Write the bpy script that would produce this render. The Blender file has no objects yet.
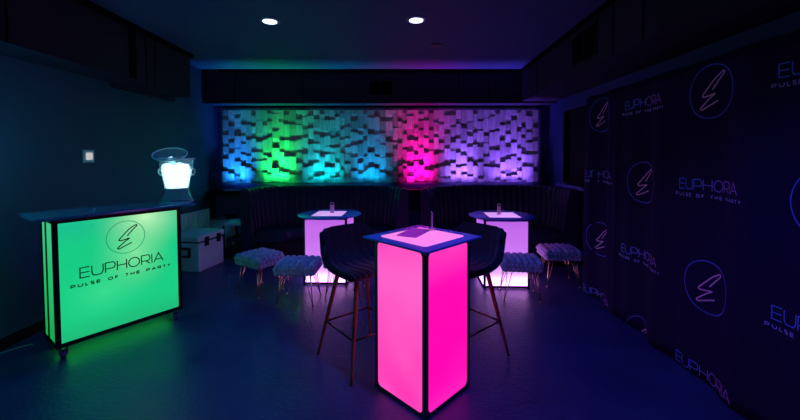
import bpy, bmesh, math, random
from mathutils import Vector, Matrix
random.seed(7)
C = bpy.context.scene.collection
PI = math.pi
# ------------------------------------------------------------------ materials
MATS = {}
def mat(name, col, rough=.6, metal=0., emit=None, es=1., trans=0., ior=1.45, alpha=1., sheen=0., spec=.5, coat=0.):
    if name in MATS: return MATS[name]
    m = bpy.data.materials.new(name); m.use_nodes = True
    b = m.node_tree.nodes['Principled BSDF']
    b.inputs['Base Color'].default_value = (*col, 1)
    b.inputs['Roughness'].default_value = rough
    b.inputs['Metallic'].default_value = metal
    b.inputs['IOR'].default_value = ior
    b.inputs['Transmission Weight'].default_value = trans
    b.inputs['Alpha'].default_value = alpha
    b.inputs['Sheen Weight'].default_value = sheen
    b.inputs['Specular IOR Level'].default_value = spec
    b.inputs['Coat Weight'].default_value = coat
    if emit:
        b.inputs['Emission Color'].default_value = (*emit, 1)
        b.inputs['Emission Strength'].default_value = es
    MATS[name] = m
    return m
def noisy(name, c1, c2, scale, rough=(.4, .6), bump=0., detail=4, stretch=(1, 1, 1), bscale=None, spec=.5, metal=0., coat=0.):
    """procedural colour / roughness / bump variation"""
    m = mat(name, c1, metal=metal, spec=spec, coat=coat); nt = m.node_tree; N = nt.nodes; L = nt.links
    b = N['Principled BSDF']
    tc = N.new('ShaderNodeTexCoord'); mp = N.new('ShaderNodeMapping'); mp.inputs['Scale'].default_value = stretch
    L.new(tc.outputs['Object'], mp.inputs['Vector'])
    n = N.new('ShaderNodeTexNoise'); n.inputs['Scale'].default_value = scale; n.inputs['Detail'].default_value = detail
    L.new(mp.outputs['Vector'], n.inputs['Vector'])
    r = N.new('ShaderNodeValToRGB'); r.color_ramp.elements[0].position = .35; r.color_ramp.elements[1].position = .65
    r.color_ramp.elements[0].color = (*c1, 1); r.color_ramp.elements[1].color = (*c2, 1)
    L.new(n.outputs['Fac'], r.inputs['Fac']); L.new(r.outputs['Color'], b.inputs['Base Color'])
    mr = N.new('ShaderNodeMapRange'); mr.inputs['From Min'].default_value = .3; mr.inputs['From Max'].default_value = .7
    mr.inputs['To Min'].default_value = rough[0]; mr.inputs['To Max'].default_value = rough[1]
    L.new(n.outputs['Fac'], mr.inputs['Value']); L.new(mr.outputs['Result'], b.inputs['Roughness'])
    if bump:
        n2 = N.new('ShaderNodeTexNoise'); n2.inputs['Scale'].default_value = bscale or scale * 6; n2.inputs['Detail'].default_value = 3
        L.new(mp.outputs['Vector'], n2.inputs['Vector'])
        bp = N.new('ShaderNodeBump'); bp.inputs['Strength'].default_value = bump; bp.inputs['Distance'].default_value = .01
        L.new(n2.outputs['Fac'], bp.inputs['Height']); L.new(bp.outputs['Normal'], b.inputs['Normal'])
    return m
def lightbox(name, stops, axis='Z', lo=0., hi=1., blobs=None, cam=1.):
    """light-box face: the brightness of its internal LEDs varies along one object axis"""
    m = bpy.data.materials.new(name); m.use_nodes = True; nt = m.node_tree; N = nt.nodes; L = nt.links
    b = N['Principled BSDF']; b.inputs['Base Color'].default_value = (.12, .12, .12, 1); b.inputs['Roughness'].default_value = .5; b.inputs['Specular IOR Level'].default_value = .25
    tc = N.new('ShaderNodeTexCoord'); sx = N.new('ShaderNodeSeparateXYZ'); L.new(tc.outputs['Object'], sx.inputs[0])
    mr = N.new('ShaderNodeMapRange'); mr.inputs['From Min'].default_value = lo; mr.inputs['From Max'].default_value = hi
    L.new(sx.outputs[axis], mr.inputs['Value'])
    r = N.new('ShaderNodeValToRGB'); r.color_ramp.interpolation = 'EASE'
    el = r.color_ramp.elements
    while len(el) < len(stops): el.new(.5)
    for e, (p, c) in zip(el, stops): e.position = p; e.color = (*c, 1)
    L.new(mr.outputs['Result'], r.inputs['Fac'])
    out = r.outputs['Color']
    if blobs:     # soft noise so that the diffuser shows where the LEDs behind it are stronger
        col, sc, amt = blobs
        n = N.new('ShaderNodeTexNoise'); n.inputs['Scale'].default_value = sc; n.inputs['Detail'].default_value = 1.5
        L.new(tc.outputs['Object'], n.inputs['Vector'])
        m2 = N.new('ShaderNodeMapRange'); m2.inputs['From Min'].default_value = .38; m2.inputs['From Max'].default_value = .68
        m2.inputs['To Max'].default_value = amt
        L.new(n.outputs['Fac'], m2.inputs['Value'])
        mx = N.new('ShaderNodeMix'); mx.data_type = 'RGBA'; L.new(m2.outputs['Result'], mx.inputs['Factor'])
        L.new(out, mx.inputs['A']); mx.inputs['B'].default_value = (*col, 1); out = mx.outputs['Result']
    L.new(out, b.inputs['Emission Color']); b.inputs['Emission Strength'].default_value = cam
    MATS[name] = m
    return m

floor_m = noisy('floor_vinyl', (.030, .032, .115), (.044, .046, .15), 2.2, (.30, .48), bump=.35, detail=8, bscale=35, spec=.55)
ceil_m = noisy('ceiling_paint', (.045, .09, .20), (.055, .105, .23), 1.5, (.6, .75), bump=.1, bscale=60)
wall_m = noisy('wall_paint', (.022, .095, .165), (.028, .11, .19), 1.2, (.55, .7), bump=.12, bscale=70)
blue_wall_m = noisy('blue_paint', (.03, .07, .24), (.04, .08, .27), 1.5, (.55, .7), bump=.1, bscale=70)
soffit_m = noisy('soffit_board', (.028, .026, .050), (.036, .032, .058), 2.5, (.6, .75), bump=.1, bscale=40, stretch=(.6, .6, 2), spec=.25)
dark_m = mat('matt_black', (.008, .008, .012), .8, spec=.2)
seam_m = mat('seam_black', (.004, .004, .006), .9, spec=.1)
frame_m = mat('frame_metal', (.04, .08, .12), .4, .6)
black_frame_m = mat('black_frame', (.012, .014, .018), .45, .2)
velvet_m = noisy('black_velvet', (.006, .014, .028), (.010, .022, .038), 9, (.6, .8), bump=.1, spec=.3)
velvet_m.node_tree.nodes['Principled BSDF'].inputs['Sheen Weight'].default_value = .25
velvet_m.node_tree.nodes['Principled BSDF'].inputs['Sheen Roughness'].default_value = .4
booth_m = noisy('booth_leather', (.007, .009, .034), (.010, .013, .045), 5, (.42, .55), bump=.08, spec=.35)
knit_m = noisy('grey_knit', (.46, .42, .56), (.66, .61, .78), 30, (.8, .95), bump=.6, stretch=(1, 1, .5), bscale=180)
gold_m = mat('gold_metal', (.85, .48, .32), .25, 1.)
walnut_m = noisy('walnut_wood', (.16, .055, .032), (.26, .09, .05), 12, (.35, .5), stretch=(3, 3, .4), bump=.1)
veneer_m = noisy('wood_veneer', (.40, .38, .36), (.60, .58, .56), 6, (.55, .75), bump=.35, stretch=(6, 6, .5), bscale=14)
back_m = mat('backdrop_fabric', (.015, .009, .055), .85, spec=.12)
plastic_m = noisy('cooler_plastic', (.55, .75, .78), (.62, .82, .85), 4, (.4, .55))
white_m = mat('white_plastic', (.55, .62, .62), .35)
clear_m = mat('clear_plastic', (.62, .92, 1.), .20, trans=.86, ior=1.25)
rim_m = mat('frosted_rim', (.85, 1., 1.), .45, trans=.2, ior=1.3)
counter_m = mat('counter_acrylic', (.05, .36, .62), .18, .25, coat=.6)
plate_m = mat('smoked_acrylic', (.09, .14, .62), .25)
rubber_m = mat('castor_rubber', (.14, .11, .30), .4)
steel_m = mat('castor_steel', (.35, .32, .45), .3, .9)

# each veneer block differs a little in tone
nt = veneer_m.node_tree; b = nt.nodes['Principled BSDF']; src = b.inputs['Base Color'].links[0].from_socket
ge = nt.nodes.new('ShaderNodeNewGeometry'); mr = nt.nodes.new('ShaderNodeMapRange'); mr.inputs['To Min'].default_value = .55; mr.inputs['To Max'].default_value = 1.1
nt.links.new(ge.outputs['Random Per Island'], mr.inputs['Value'])
vm = nt.nodes.new('ShaderNodeVectorMath'); vm.operation = 'SCALE'; nt.links.new(src, vm.inputs[0]); nt.links.new(mr.outputs['Result'], vm.inputs['Scale'])
nt.links.new(vm.outputs['Vector'], b.inputs['Base Color'])
# ------------------------------------------------------------------ builders
def finish(name, bm, m, parent=None, smooth=False, loc=None, rotz=None):
    me = bpy.data.meshes.new(name); bmesh.ops.recalc_face_normals(bm, faces=bm.faces)
    bm.to_mesh(me); bm.free()
    o = bpy.data.objects.new(name, me); C.objects.link(o)
    for mm in (m if isinstance(m, (list, tuple)) else [m]): me.materials.append(mm)
    if smooth:
        for p in me.polygons: p.use_smooth = True
    if parent: o.parent = parent
    if loc: o.location = loc
    if rotz is not None: o.rotation_euler = (0, 0, rotz)
    return o
def box(bm, x0, x1, y0, y1, z0, z1, bev=0., M=None, mi=0):
    t = bmesh.new(); bmesh.ops.create_cube(t, size=1)
    for v in t.verts:
        v.co = Vector(((x0 + x1) / 2 + v.co.x * (x1 - x0), (y0 + y1) / 2 + v.co.y * (y1 - y0), (z0 + z1) / 2 + v.co.z * (z1 - z0)))
    if bev: bmesh.ops.bevel(t, geom=t.edges[:], offset=bev, segments=2, affect='EDGES', profile=.6)
    merge(bm, t, M, mi)
def merge(bm, t, M=None, mi=0):
    if M is not None: t.transform(M)
    mp = {v: bm.verts.new(v.co) for v in t.verts}
    for f in t.faces:
        try:
            nf = bm.faces.new([mp[v] for v in f.verts]); nf.smooth = f.smooth; nf.material_index = mi
        except ValueError: pass
    t.free()
def tube(bm, pts, rad, seg=8, cap=True, mi=0):
    """round bar along a polyline; rad one value or one per point"""
    pts = [Vector(p) for p in pts]; n = len(pts)
    rs = rad if isinstance(rad, (list, tuple)) else [rad] * n
    rings = []; up = None
    for i, p in enumerate(pts):
        d = (pts[min(i + 1, n - 1)] - pts[max(i - 1, 0)]).normalized()
        if up is None: up = Vector((0, 0, 1)) if abs(d.z) < .9 else Vector((1, 0, 0))
        a = d.cross(up).normalized(); b = a.cross(d).normalized(); up = b
        rings.append([bm.verts.new(p + (a * math.cos(2 * PI * k / seg) + b * math.sin(2 * PI * k / seg)) * rs[i]) for k in range(seg)])
    for r0, r1 in zip(rings, rings[1:]):
        for k in range(seg):
            f = bm.faces.new((r0[k], r0[(k + 1) % seg], r1[(k + 1) % seg], r1[k])); f.smooth = True; f.material_index = mi
    if cap:
        bm.faces.new(rings[0][::-1]).material_index = mi; bm.faces.new(rings[-1]).material_index = mi
def lathe(bm, prof, seg=40, c=(0, 0, 0), sx=1., sy=1., closed=False):
    rings = []
    for r, z in prof:
        rings.append([bm.verts.new((c[0] + sx * r * math.cos(2 * PI * k / seg), c[1] + sy * r * math.sin(2 * PI * k / seg), c[2] + z)) for k in range(seg)])
    pairs = list(zip(rings, rings[1:])) + ([(rings[-1], rings[0])] if closed else [])
    for a, b in pairs:
        for k in range(seg):
            f = bm.faces.new((a[k], a[(k + 1) % seg], b[(k + 1) % seg], b[k])); f.smooth = True
    if not closed:
        if prof[0][0] > 1e-6: bm.faces.new(rings[0][::-1])
        if prof[-1][0] > 1e-6: bm.faces.new(rings[-1])
def blob(bm, c, r, M=None, u=8, v=6):
    t = bmesh.new(); bmesh.ops.create_uvsphere(t, u_segments=u, v_segments=v, radius=1)
    for f in t.faces: f.smooth = True
    X = Matrix.Translation(c) @ (M if M is not None else Matrix.Identity(4)) @ Matrix.Diagonal((*r, 1))
    merge(bm, t, X)
def tag(o, label, cat, group=None):
    o['label'] = label; o['category'] = cat
    if group: o['group'] = group
    return o
def thing(name, label, cat, loc=(0, 0, 0), rotz=0., group=None):
    o = bpy.data.objects.new(name, None); C.objects.link(o); o.location = loc; o.rotation_euler = (0, 0, rotz)
    o.empty_display_size = .1
    return tag(o, label, cat, group)
def struct(o):
    o['kind'] = 'structure'; return o
def dup(root, loc, rotz, label, group=None):
    r = root.copy(); C.objects.link(r); r.location = loc; r.rotation_euler = (0, 0, rotz); r['label'] = label
    if group: r['group'] = group
    for ch in list(root.children):
        c = ch.copy(); C.objects.link(c); c.parent = r
        for g in list(ch.children):
            d = g.copy(); C.objects.link(d); d.parent = c
    return r
def ribbon(pts, w, closed=False, step=.006):
    """flat stroke as quads in 2-D: list of quads (x,y)*4, finely cut"""
    P = [Vector(p) for p in pts]
    if closed: P.append(P[0])
    Q = [P[0]]
    for a, b in zip(P, P[1:]):
        n = max(1, int((b - a).length / step))
        for i in range(1, n + 1): Q.append(a.lerp(b, i / n))
    n = len(Q); L = []
    for i in range(n):
        if closed: d0 = Q[i] - Q[i - 1 if i else n - 2]; d1 = Q[(i + 1) if i < n - 1 else 1] - Q[i]
        else: d0 = Q[i] - Q[max(i - 1, 0)]; d1 = Q[min(i + 1, n - 1)] - Q[i]
        if d0.length < 1e-9: d0 = d1
        if d1.length < 1e-9: d1 = d0
        d0 = d0.normalized(); d1 = d1.normalized(); t = d0 + d1
        if t.length < .2: t = d1
        t.normalize(); nn = Vector((-t.y, t.x)); k = 1 / max(.5, abs(nn.dot(Vector((-d1.y, d1.x)))))
        L.append((Q[i] + nn * w / 2 * k, Q[i] - nn * w / 2 * k))
    return [(L[i][0], L[i + 1][0], L[i + 1][1], L[i][1]) for i in range(n - 1)]
def arc(cx, cy, rx, ry, a0, a1, n=10):
    return [(cx + rx * math.cos(math.radians(a0 + (a1 - a0) * i / n)), cy + ry * math.sin(math.radians(a0 + (a1 - a0) * i / n))) for i in range(n + 1)]
# stroke letters: unit cap height, given width
def glyph(ch):
    W = 1.25
    g = {
     'E': (W, [[(W, 1), (0, 1), (0, 0), (W, 0)], [(0, .5), (W * .97, .5)]]),
     'U': (1.55, [[(0, 1), (0, .45)] + arc(.45, .45, .45, .45, 180, 270)[1:] + arc(1.1, .45, .45, .45, 270, 360) + [(1.55, 1)]]),
     'P': (1.4, [[(0, 0), (0, 1), (1.05, 1)] + arc(1.05, .68, .35, .32, 90, -90)[1:] + [(0, .36)]]),
     'H': (1.4, [[(0, 0), (0, 1)], [(1.4, 0), (1.4, 1)], [(0, .5), (1.4, .5)]]),
     'O': (1.7, [arc(.85, .5, .85, .5, 0, 360, 28)]),
     'R': (1.4, [[(0, 0), (0, 1), (1.05, 1)] + arc(1.05, .68, .35, .32, 90, -90)[1:] + [(0, .36)], [(.75, .36), (1.35, 0)]]),
     'I': (.02, [[(0, 0), (0, 1)]]),
     'A': (1.6, [[(0, 0), (.8, 1), (1.6, 0)], [(.3, .3), (1.3, .3)]]),
     'L': (.9, [[(0, 1), (0, 0), (.9, 0)]]),
     'S': (1.0, [[(1, 1), (0, 1), (0, .5), (1, .5), (1, 0), (0, 0)]]),
     'F': (1.0, [[(0, 0), (0, 1), (1, 1)], [(0, .5), (.9, .5)]]),
     'T': (1.1, [[(0, 1), (1.1, 1)], [(.55, 1), (.55, 0)]]),
     'Y': (1.1, [[(0, 1), (.55, .5), (1.1, 1)], [(.55, .5), (.55, 0)]]),
     ' ': (.9, []),
    }
    return g[ch]
def text_quads(s, width, cap, stroke, gap):
    """centre-anchored text as quads"""
    tot = sum(glyph(c)[0] for c in s) + gap * (len(s) - 1); k = width / tot
    Q = []; x = -width / 2
    for c in s:
        w, st = glyph(c)
        for pl in st:
            Q += ribbon([(x + px * k, py * cap) for px, py in pl], stroke)
        x += (w + gap) * k
    return Q
ESIG = [(.05, .05), (.30, .34), (.55, .59), (.56, .65), (.50, .66), (.40, .61), (.18, .47), (-.02, .27), (-.22, .05), (-.35, -.10), (-.34, -.16), (-.24, -.17), (-.05, -.14), (.15, -.11), (-.05, -.25), (-.23, -.41), (-.40, -.56), (-.43, -.62), (-.37, -.65), (-.25, -.61), (.0, -.50), (.29, -.38)]
def esig_quads(r, w):
    # Catmull-Rom through the strokes of the handwritten E
    P = [Vector(p) for p in ESIG]; out = []
    for i in range(len(P) - 1):
        p0, p1, p2, p3 = P[max(i - 1, 0)], P[i], P[i + 1], P[min(i + 2, len(P) - 1)]
        for k in range(4):
            t = k / 4
            out.append(.5 * ((2 * p1) + (p2 - p0) * t + (2 * p0 - 5 * p1 + 4 * p2 - p3) * t * t + (3 * p1 - p0 - 3 * p2 + p3) * t ** 3))
    out.append(P[-1])
    return ribbon([(p.x * r, p.y * r) for p in out], w)
def quads_obj(name, quads, fn, m, parent, keep=None):
    bm = bmesh.new()
    for q in quads:
        V = [fn(p.x, p.y) for p in q]
        if keep and not all(keep(v) for v in V): continue
        bm.faces.new([bm.verts.new(v) for v in V])
    if not bm.faces: bm.free(); return None
    return finish(name, bm, m, parent)

# ------------------------------------------------------------------ the room
XL, XR, YB, ZC = -3.30, 2.38, 6.32, 2.95
YF = -1.6
YAW = math.radians(2.5)
def wl(y): return -3.30 - .047 * (y - 3.0)         # the left wall runs slightly outwards with depth
def yb(x, y0): return y0 + math.tan(YAW) * (x + .53)   # the back wall is slightly turned
def prism(name, pts, z0, z1, m, bm=None):
    own = bm is None
    bm = bm or bmesh.new()
    lo = [bm.verts.new((x, y, z0)) for x, y in pts]; hi = [bm.verts.new((x, y, z1)) for x, y in pts]; n = len(pts)
    bm.faces.new(lo[::-1]); bm.faces.new(hi)
    for i in range(n): bm.faces.new((lo[i], lo[(i + 1) % n], hi[(i + 1) % n], hi[i]))
    if own: return struct(finish(name, bm, m))
def slab(name, dims, m, bev=0):
    bm = bmesh.new(); box(bm, *dims, bev=bev); return struct(finish(name, bm, m))
slab('floor', (-3.8, XR + .2, YF - .1, YB + .4, -.1, 0), floor_m)
slab('ceiling', (-3.8, XR + .2, YF - .1, YB + .4, ZC, ZC + .1), ceil_m)
YW = 6.31
prism('wall_left', [(wl(YF) - .1, YF), (wl(YF), YF), (wl(6.3), yb(wl(6.3), YW)), (wl(6.3) - .1, yb(wl(6.3), YW))], 0, ZC, wall_m)
prism('wall_back', [(-3.6, yb(-3.6, YW)), (XR + .12, yb(XR + .12, YW)), (XR + .12, yb(XR + .12, YW) + .1), (-3.6, yb(-3.6, YW) + .1)], 0, ZC, blue_wall_m)
slab('wall_front', (-3.3, XR + .12, YF - .1, YF, 0, ZC), wall_m)
wy0, wy1, wz0, wz1 = 4.3, 5.78, 1.10, 2.23
YE = yb(XR, YW)
bm = bmesh.new()
box(bm, XR, XR + .12, YF, wy0, 0, ZC); box(bm, XR, XR + .12, wy1, YE, 0, ZC)
box(bm, XR, XR + .12, wy0, wy1, 0, wz0); box(bm, XR, XR + .12, wy0, wy1, wz1, ZC)
struct(finish('wall_right', bm, blue_wall_m))
bm = bmesh.new()
box(bm, XR + .0, XR + .10, wy0, wy0 + .04, wz0, wz1); box(bm, XR + .0, XR + .10, wy1 - .04, wy1, wz0, wz1)
box(bm, XR + .0, XR + .10, wy0 + .04, wy1 - .04, wz0, wz0 + .04); box(bm, XR + .0, XR + .10, wy0 + .04, wy1 - .04, wz1 - .04, wz1)
win = struct(finish('window_1', bm, dark_m))
bm = bmesh.new(); V = []
for i in range(121):
    y = wy0 + .04 + (wy1 - wy0 - .08) * i / 120; x = XR + .07 + .012 * math.sin(i * .75)
    V.append((bm.verts.new((x, y, wz0 + .04)), bm.verts.new((x, y, wz1 - .04))))
for a, b_ in zip(V, V[1:]): bm.faces.new((a[0], b_[0], b_[1], a[1])).smooth = True
finish('window_curtain', bm, mat('dark_curtain', (.010, .009, .022), .9), win)
bm = bmesh.new(); box(bm, XR - .10, XR + .0, wy0 - .05, wy1 + .06, wz0 - .045, wz0, bev=.006)
struct(finish('trim_1', bm, noisy('sill_paint', (.06, .10, .30), (.08, .12, .36), 3, (.4, .5))))
# soffits (boxed beams) with boards and dark seams
SLZ, SLY = 2.36, 4.93
def sl(y): return -2.90 - .075 * (y - 2.5)
prism('trim_2', [(wl(YF), YF), (sl(YF), YF), (sl(SLY), SLY), (wl(SLY), SLY)], SLZ, ZC, soffit_m)
bm = bmesh.new()
for y in (2.50, 4.0, 4.16): prism('', [(sl(y) - .002, y), (sl(y) + .004, y), (sl(y) + .004, y + .014), (sl(y) - .002, y + .014)], SLZ, ZC - .05, None, bm)
prism('', [(sl(YF), YF), (sl(YF) + .04, YF), (sl(SLY) + .04, SLY + .03), (sl(SLY), SLY + .03)], ZC - .05, ZC, None, bm)
prism('', [(sl(3.74) - .002, 3.74), (sl(3.74) + .010, 3.74), (sl(3.84) + .010, 3.84), (sl(3.84) - .002, 3.84)], SLZ + .02, ZC - .06, None, bm)
struct(finish('trim_3', bm, seam_m))
prism('trim_4', [(wl(3.9), 3.9), (wl(3.9) + .05, 3.9), (wl(5.0) + .05, 5.0), (wl(5.0), 5.0)], 2.31, SLZ, soffit_m)
YS, BZ = 5.92, 2.40
prism('trim_5', [(wl(5.8), yb(-3.45, YS)), (XR, yb(XR, YS)), (XR, yb(XR, YW)), (wl(6.2), yb(-3.45, YW))], BZ, ZC, soffit_m)
bm = bmesh.new()
prism('', [(sl(5.8), yb(-3.1, YS) - .03), (XR, yb(XR, YS) - .03), (XR, yb(XR, YS)), (sl(5.8), yb(-3.1, YS))], ZC - .05, ZC, None, bm)
for x in (-2.9, -1.8, .75, 1.25): prism('', [(x, yb(x, YS) - .004), (x + .012, yb(x, YS) - .004), (x + .012, yb(x, YS) + .002), (x, yb(x, YS) + .002)], BZ, ZC - .05, None, bm)
struct(finish('trim_6', bm, seam_m))
SR, SRZ = 1.80, 2.43
prism('trim_7', [(SR, yb(SR, YS)), (SR, 2.75), (SR + .18, 2.1), (SR + .5, 1.0), (XR, .72), (XR, yb(XR, YS))], SRZ, ZC, soffit_m)
bm = bmesh.new()
for y in (5.3, 3.32, 2.9): box(bm, SR - .004, SR + .001, y, y + .012, SRZ, ZC - .04)
prism('', [(SR - .03, yb(SR, YS) - .03), (SR - .03, 2.74), (SR + .15, 2.09), (SR + .18, 2.1), (SR, 2.75), (SR, yb(SR, YS) - .03)], ZC - .045, ZC, None, bm)
struct(finish('trim_8', bm, seam_m))
prism('baseboard_left', [(wl(YF), YF), (wl(YF) + .015, YF), (wl(6.1) + .015, 6.1), (wl(6.1), 6.1)], 0, .09, dark_m)
bm = bmesh.new(); box(bm, XR - .015, XR, YF, YB - .1, 0, .09, bev=.003); struct(finish('baseboard_right', bm, dark_m))
PX0, PX1, PZ0, PZ1, PY = -3.24, 2.16, 1.085, 2.322, 6.20
prism('trim_9', [(-3.42, yb(-3.42, 5.94)), (XR, yb(XR, 5.94)), (XR, yb(XR, YW)), (-3.42, yb(-3.42, YW))], .90, .95, dark_m)

# grilles
def grille(label, M_, w, h, name='air_vent'):
    t = thing(name, label, 'vent'); t.matrix_world = M_
    bm = bmesh.new()
    box(bm, -w / 2, w / 2, -.012, 0, -h / 2, -h / 2 + .02); box(bm, -w / 2, w / 2, -.012, 0, h / 2 - .02, h / 2)
    box(bm, -w / 2, -w / 2 + .02, -.012, 0, -h / 2, h / 2); box(bm, w / 2 - .02, w / 2, -.012, 0, -h / 2, h / 2)
    box(bm, -.008, .008, -.012, 0, -h / 2, h / 2)
    finish('vent_frame', bm, mat('vent_black', (.012, .012, .02), .5), t)
    bm = bmesh.new()
    n = int(h / .03)
    for i in range(n):
        z = -h / 2 + .02 + (i + .5) * (h - .04) / n
        box(bm, -w / 2 + .02, w / 2 - .02, -.010, -.002, z - .004, z + .004)
    box(bm, -w / 2 + .01, w / 2 - .01, -.002, 0, -h / 2 + .01, h / 2 - .01)
    finish('vent_louvre', bm, seam_m, t)
grille('dark square air vent set in the beam above the lit block wall', Matrix.Translation((-.52, yb(-.52, YS), 2.65)) @ Matrix.Rotation(YAW, 4, 'Z'), .40, .26)
grille('dark tall air vent on the side beam above the logo backdrop', Matrix.Translation((SR, 3.88, 2.69)) @ Matrix.Rotation(-PI / 2, 4, 'Z'), .55, .34)

# wall switch panel; emission added to brighten its centre
t = thing('wall_switch', 'square white wall switch panel with a glow added at its centre on the dark left wall', 'switch', (wl(3.58), 3.58, 1.545))
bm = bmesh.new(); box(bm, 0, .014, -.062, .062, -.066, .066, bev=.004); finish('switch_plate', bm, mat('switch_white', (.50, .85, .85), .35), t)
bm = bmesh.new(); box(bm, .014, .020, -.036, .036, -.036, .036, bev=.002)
finish('switch_button', bm, mat('switch_added_glow', (.8, .8, .75), .4, emit=(.66, .62, .55), es=.75), t)

# ------------------------------------------------------------------ acoustic block wall
t = thing('acoustic_wall_panel', 'long wall of staggered wooden blocks washed in green, teal, pink and violet light', 'wall panel', ((PX0 + PX1) / 2, PY, PZ0), YAW)
W = PX1 - PX0; Hh = PZ1 - PZ0
bm = bmesh.new()
x = -W / 2
while x < W / 2 - .01:
    w = random.choice((.075, .085, .095, .105, .12)); w = min(w, W / 2 - x)
    if W / 2 - x - w < .05: w = W / 2 - x
    z = 0; hi_ = random.random() < .5; first = True
    while z < Hh - .005:
        h = random.uniform(.08, .24) * (random.uniform(.2, 1) if first else 1) * (.5 if not hi_ else 1); first = False
        h = min(h, Hh - z)
        if Hh - z - h < .04: h = Hh - z
        amp = max(.018, min(.075, .021 / (z + h * .6 + .05) ** .9))
        d = .006 + amp * (random.uniform(.72, 1) if hi_ else random.uniform(0, .42)); hi_ = not hi_ if random.random() < .88 else hi_
        box(bm, x + .0008, x + w - .0008, -d, .06, z + .0008, z + h - .0008)
        z += h
    x += w
finish('wood_blocks', bm, veneer_m, t)
bm = bmesh.new()
box(bm, -W / 2 - .03, W / 2 + .03, -.05, .11, -.03, 0); box(bm, -W / 2 - .03, W / 2 + .03, -.02, .11, Hh, Hh + .03)
box(bm, W / 2, W / 2 + .03, -.07, .11, 0, Hh); box(bm, -W / 2 - .03, -W / 2, -.02, .11, 0, Hh)
finish('panel_frame', bm, mat('panel_edge', (.06, .06, .09), .6), t)
LED_A, LED_B = 1.2, .15
# LED bars on the ledge washing the block wall
bars = [('blue', -2.95, .42, (.01, .24, 1.), 4.6, 'at its left end'),
        ('green', -2.28, .50, (.01, 1., .16), 6.6, 'below the green patch'),
        ('cyan', -1.50, .72, (.0, .50, .60), 5.2, 'below the teal patch'),
        ('sky blue', -.72, .60, (.0, .28, .66), 4.2, 'left of the pink patch'),
        ('pink', .13, .46, (1., .002, .42), 7.2, 'below the pink patch'),
        ('violet', .86, .66, (.25, .10, 1.), 6.4, 'right of the pink patch'),
        ('purple', 1.68, .80, (.23, .09, 1.), 7.4, 'at its right end')]
for nm, bx, bw, col, pw, where in bars:
    by = yb(bx, 5.985)
    t = thing('led_light_bar', f'{nm} light bar on the ledge under the block wall, {where}', 'light', (bx, by, .95), YAW)
    bm = bmesh.new(); box(bm, -bw / 2, bw / 2, -.02, .02, 0, .022, bev=.003); finish('bar_housing', bm, dark_m, t)
    bm = bmesh.new(); box(bm, -bw / 2 + .01, bw / 2 - .01, -.012, .012, .022, .026)
    finish('bar_lens', bm, mat('led_' + nm.replace(' ', '_'), (.3, .3, .3), .4, emit=col, es=.15), t)
    for k, (spread, tilt, frac) in enumerate(((68, 12.5, LED_A), (105, 46, LED_B))):
        ld = bpy.data.lights.new('led_light', 'AREA'); ld.shape = 'RECTANGLE'; ld.size = bw * (.78, .98)[k]; ld.size_y = .012; ld.color = col; ld.energy = pw * frac
        ld.spread = math.radians(spread)
        lo_ = bpy.data.objects.new('led_light', ld); C.objects.link(lo_); lo_.parent = t; lo_.location = (0, .0, .034)
        lo_.rotation_euler = (PI - math.radians(tilt), 0, 0)
# ------------------------------------------------------------------ ceiling downlights
def downlight(x, y, col, watts, label, group=None, disc=(.75, .85, 1.), size=115):
    t = thing('ceiling_downlight', label, 'light', (x, y, ZC), 0, group)
    bm = bmesh.new(); lathe(bm, [(.070, -.001), (.070, -.012), (.078, -.014), (.105, -.008), (.110, 0)], 40)
    finish('light_ring', bm, mat('downlight_ring', (.45, .5, .6), .3, .3), t, True)
    bm = bmesh.new(); lathe(bm, [(0.0001, -.015), (.070, -.0135), (.070, -.004), (.0001, -.004)], 40)
    finish('light_lens', bm, mat('lens_lit', (.8, .8, .8), .4, emit=disc, es=4.), t, True)
    ld = bpy.data.lights.new('downlight_lamp', 'SPOT'); ld.color = col; ld.energy = watts; ld.spot_size = math.radians(size); ld.spot_blend = .8; ld.shadow_soft_size = .06
    o = bpy.data.objects.new('downlight_lamp', ld); C.objects.link(o); o.location = (x, y, ZC - .08)
    return t
downlight(-1.48, 3.74, (.0, .20, 1.), 26, 'left of the two lit ceiling downlights')
downlight(.04, 3.77, (.02, .06, 1.), 30, 'right of the two lit ceiling downlights')
downlight(-1.48, 1.1, (.0, .32, .8), 45, 'added teal fill light behind the viewer on the left', )  # unseen fixture added behind the camera as teal ambient fill
downlight(.62, 1.5, (.05, .13, 1.), 110, 'added blue fill light behind the viewer on the right')  # another added, unseen lamp: blue fill for floor, tables and backdrop
bm = bmesh.new(); lathe(bm, [(0.0001, -.018), (.055, -.018), (.075, -.010), (.078, 0)], 32)
tag(finish('ceiling_sensor', bm, mat('sensor_plastic', (.08, .08, .12), .5), None, True, loc=(.31, 4.65, ZC)), 'small round fitting flush on the dark ceiling behind the downlights', 'sensor')
# cyan wall washer beyond the left edge of the picture (its glow reaches the wall)
t = thing('wall_light', 'small cyan wall light on the left wall nearer than the bar', 'light', (wl(2.25), 2.25, 1.62))
bm = bmesh.new(); box(bm, 0, .05, -.05, .05, -.06, .06, bev=.006); finish('light_housing', bm, dark_m, t)
bm = bmesh.new(); box(bm, .05, .056, -.04, .04, -.05, .05); finish('light_lens', bm, mat('cyan_lens', (.3, .3, .3), .4, emit=(.0, .7, .9), es=3.), t)
ld = bpy.data.lights.new('wall_lamp', 'POINT'); ld.color = (.0, .62, .85); ld.energy = 7; ld.shadow_soft_size = .06
o = bpy.data.objects.new('wall_lamp', ld); C.objects.link(o); o.location = (wl(2.25) + .2, 2.25, 1.60)

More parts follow.
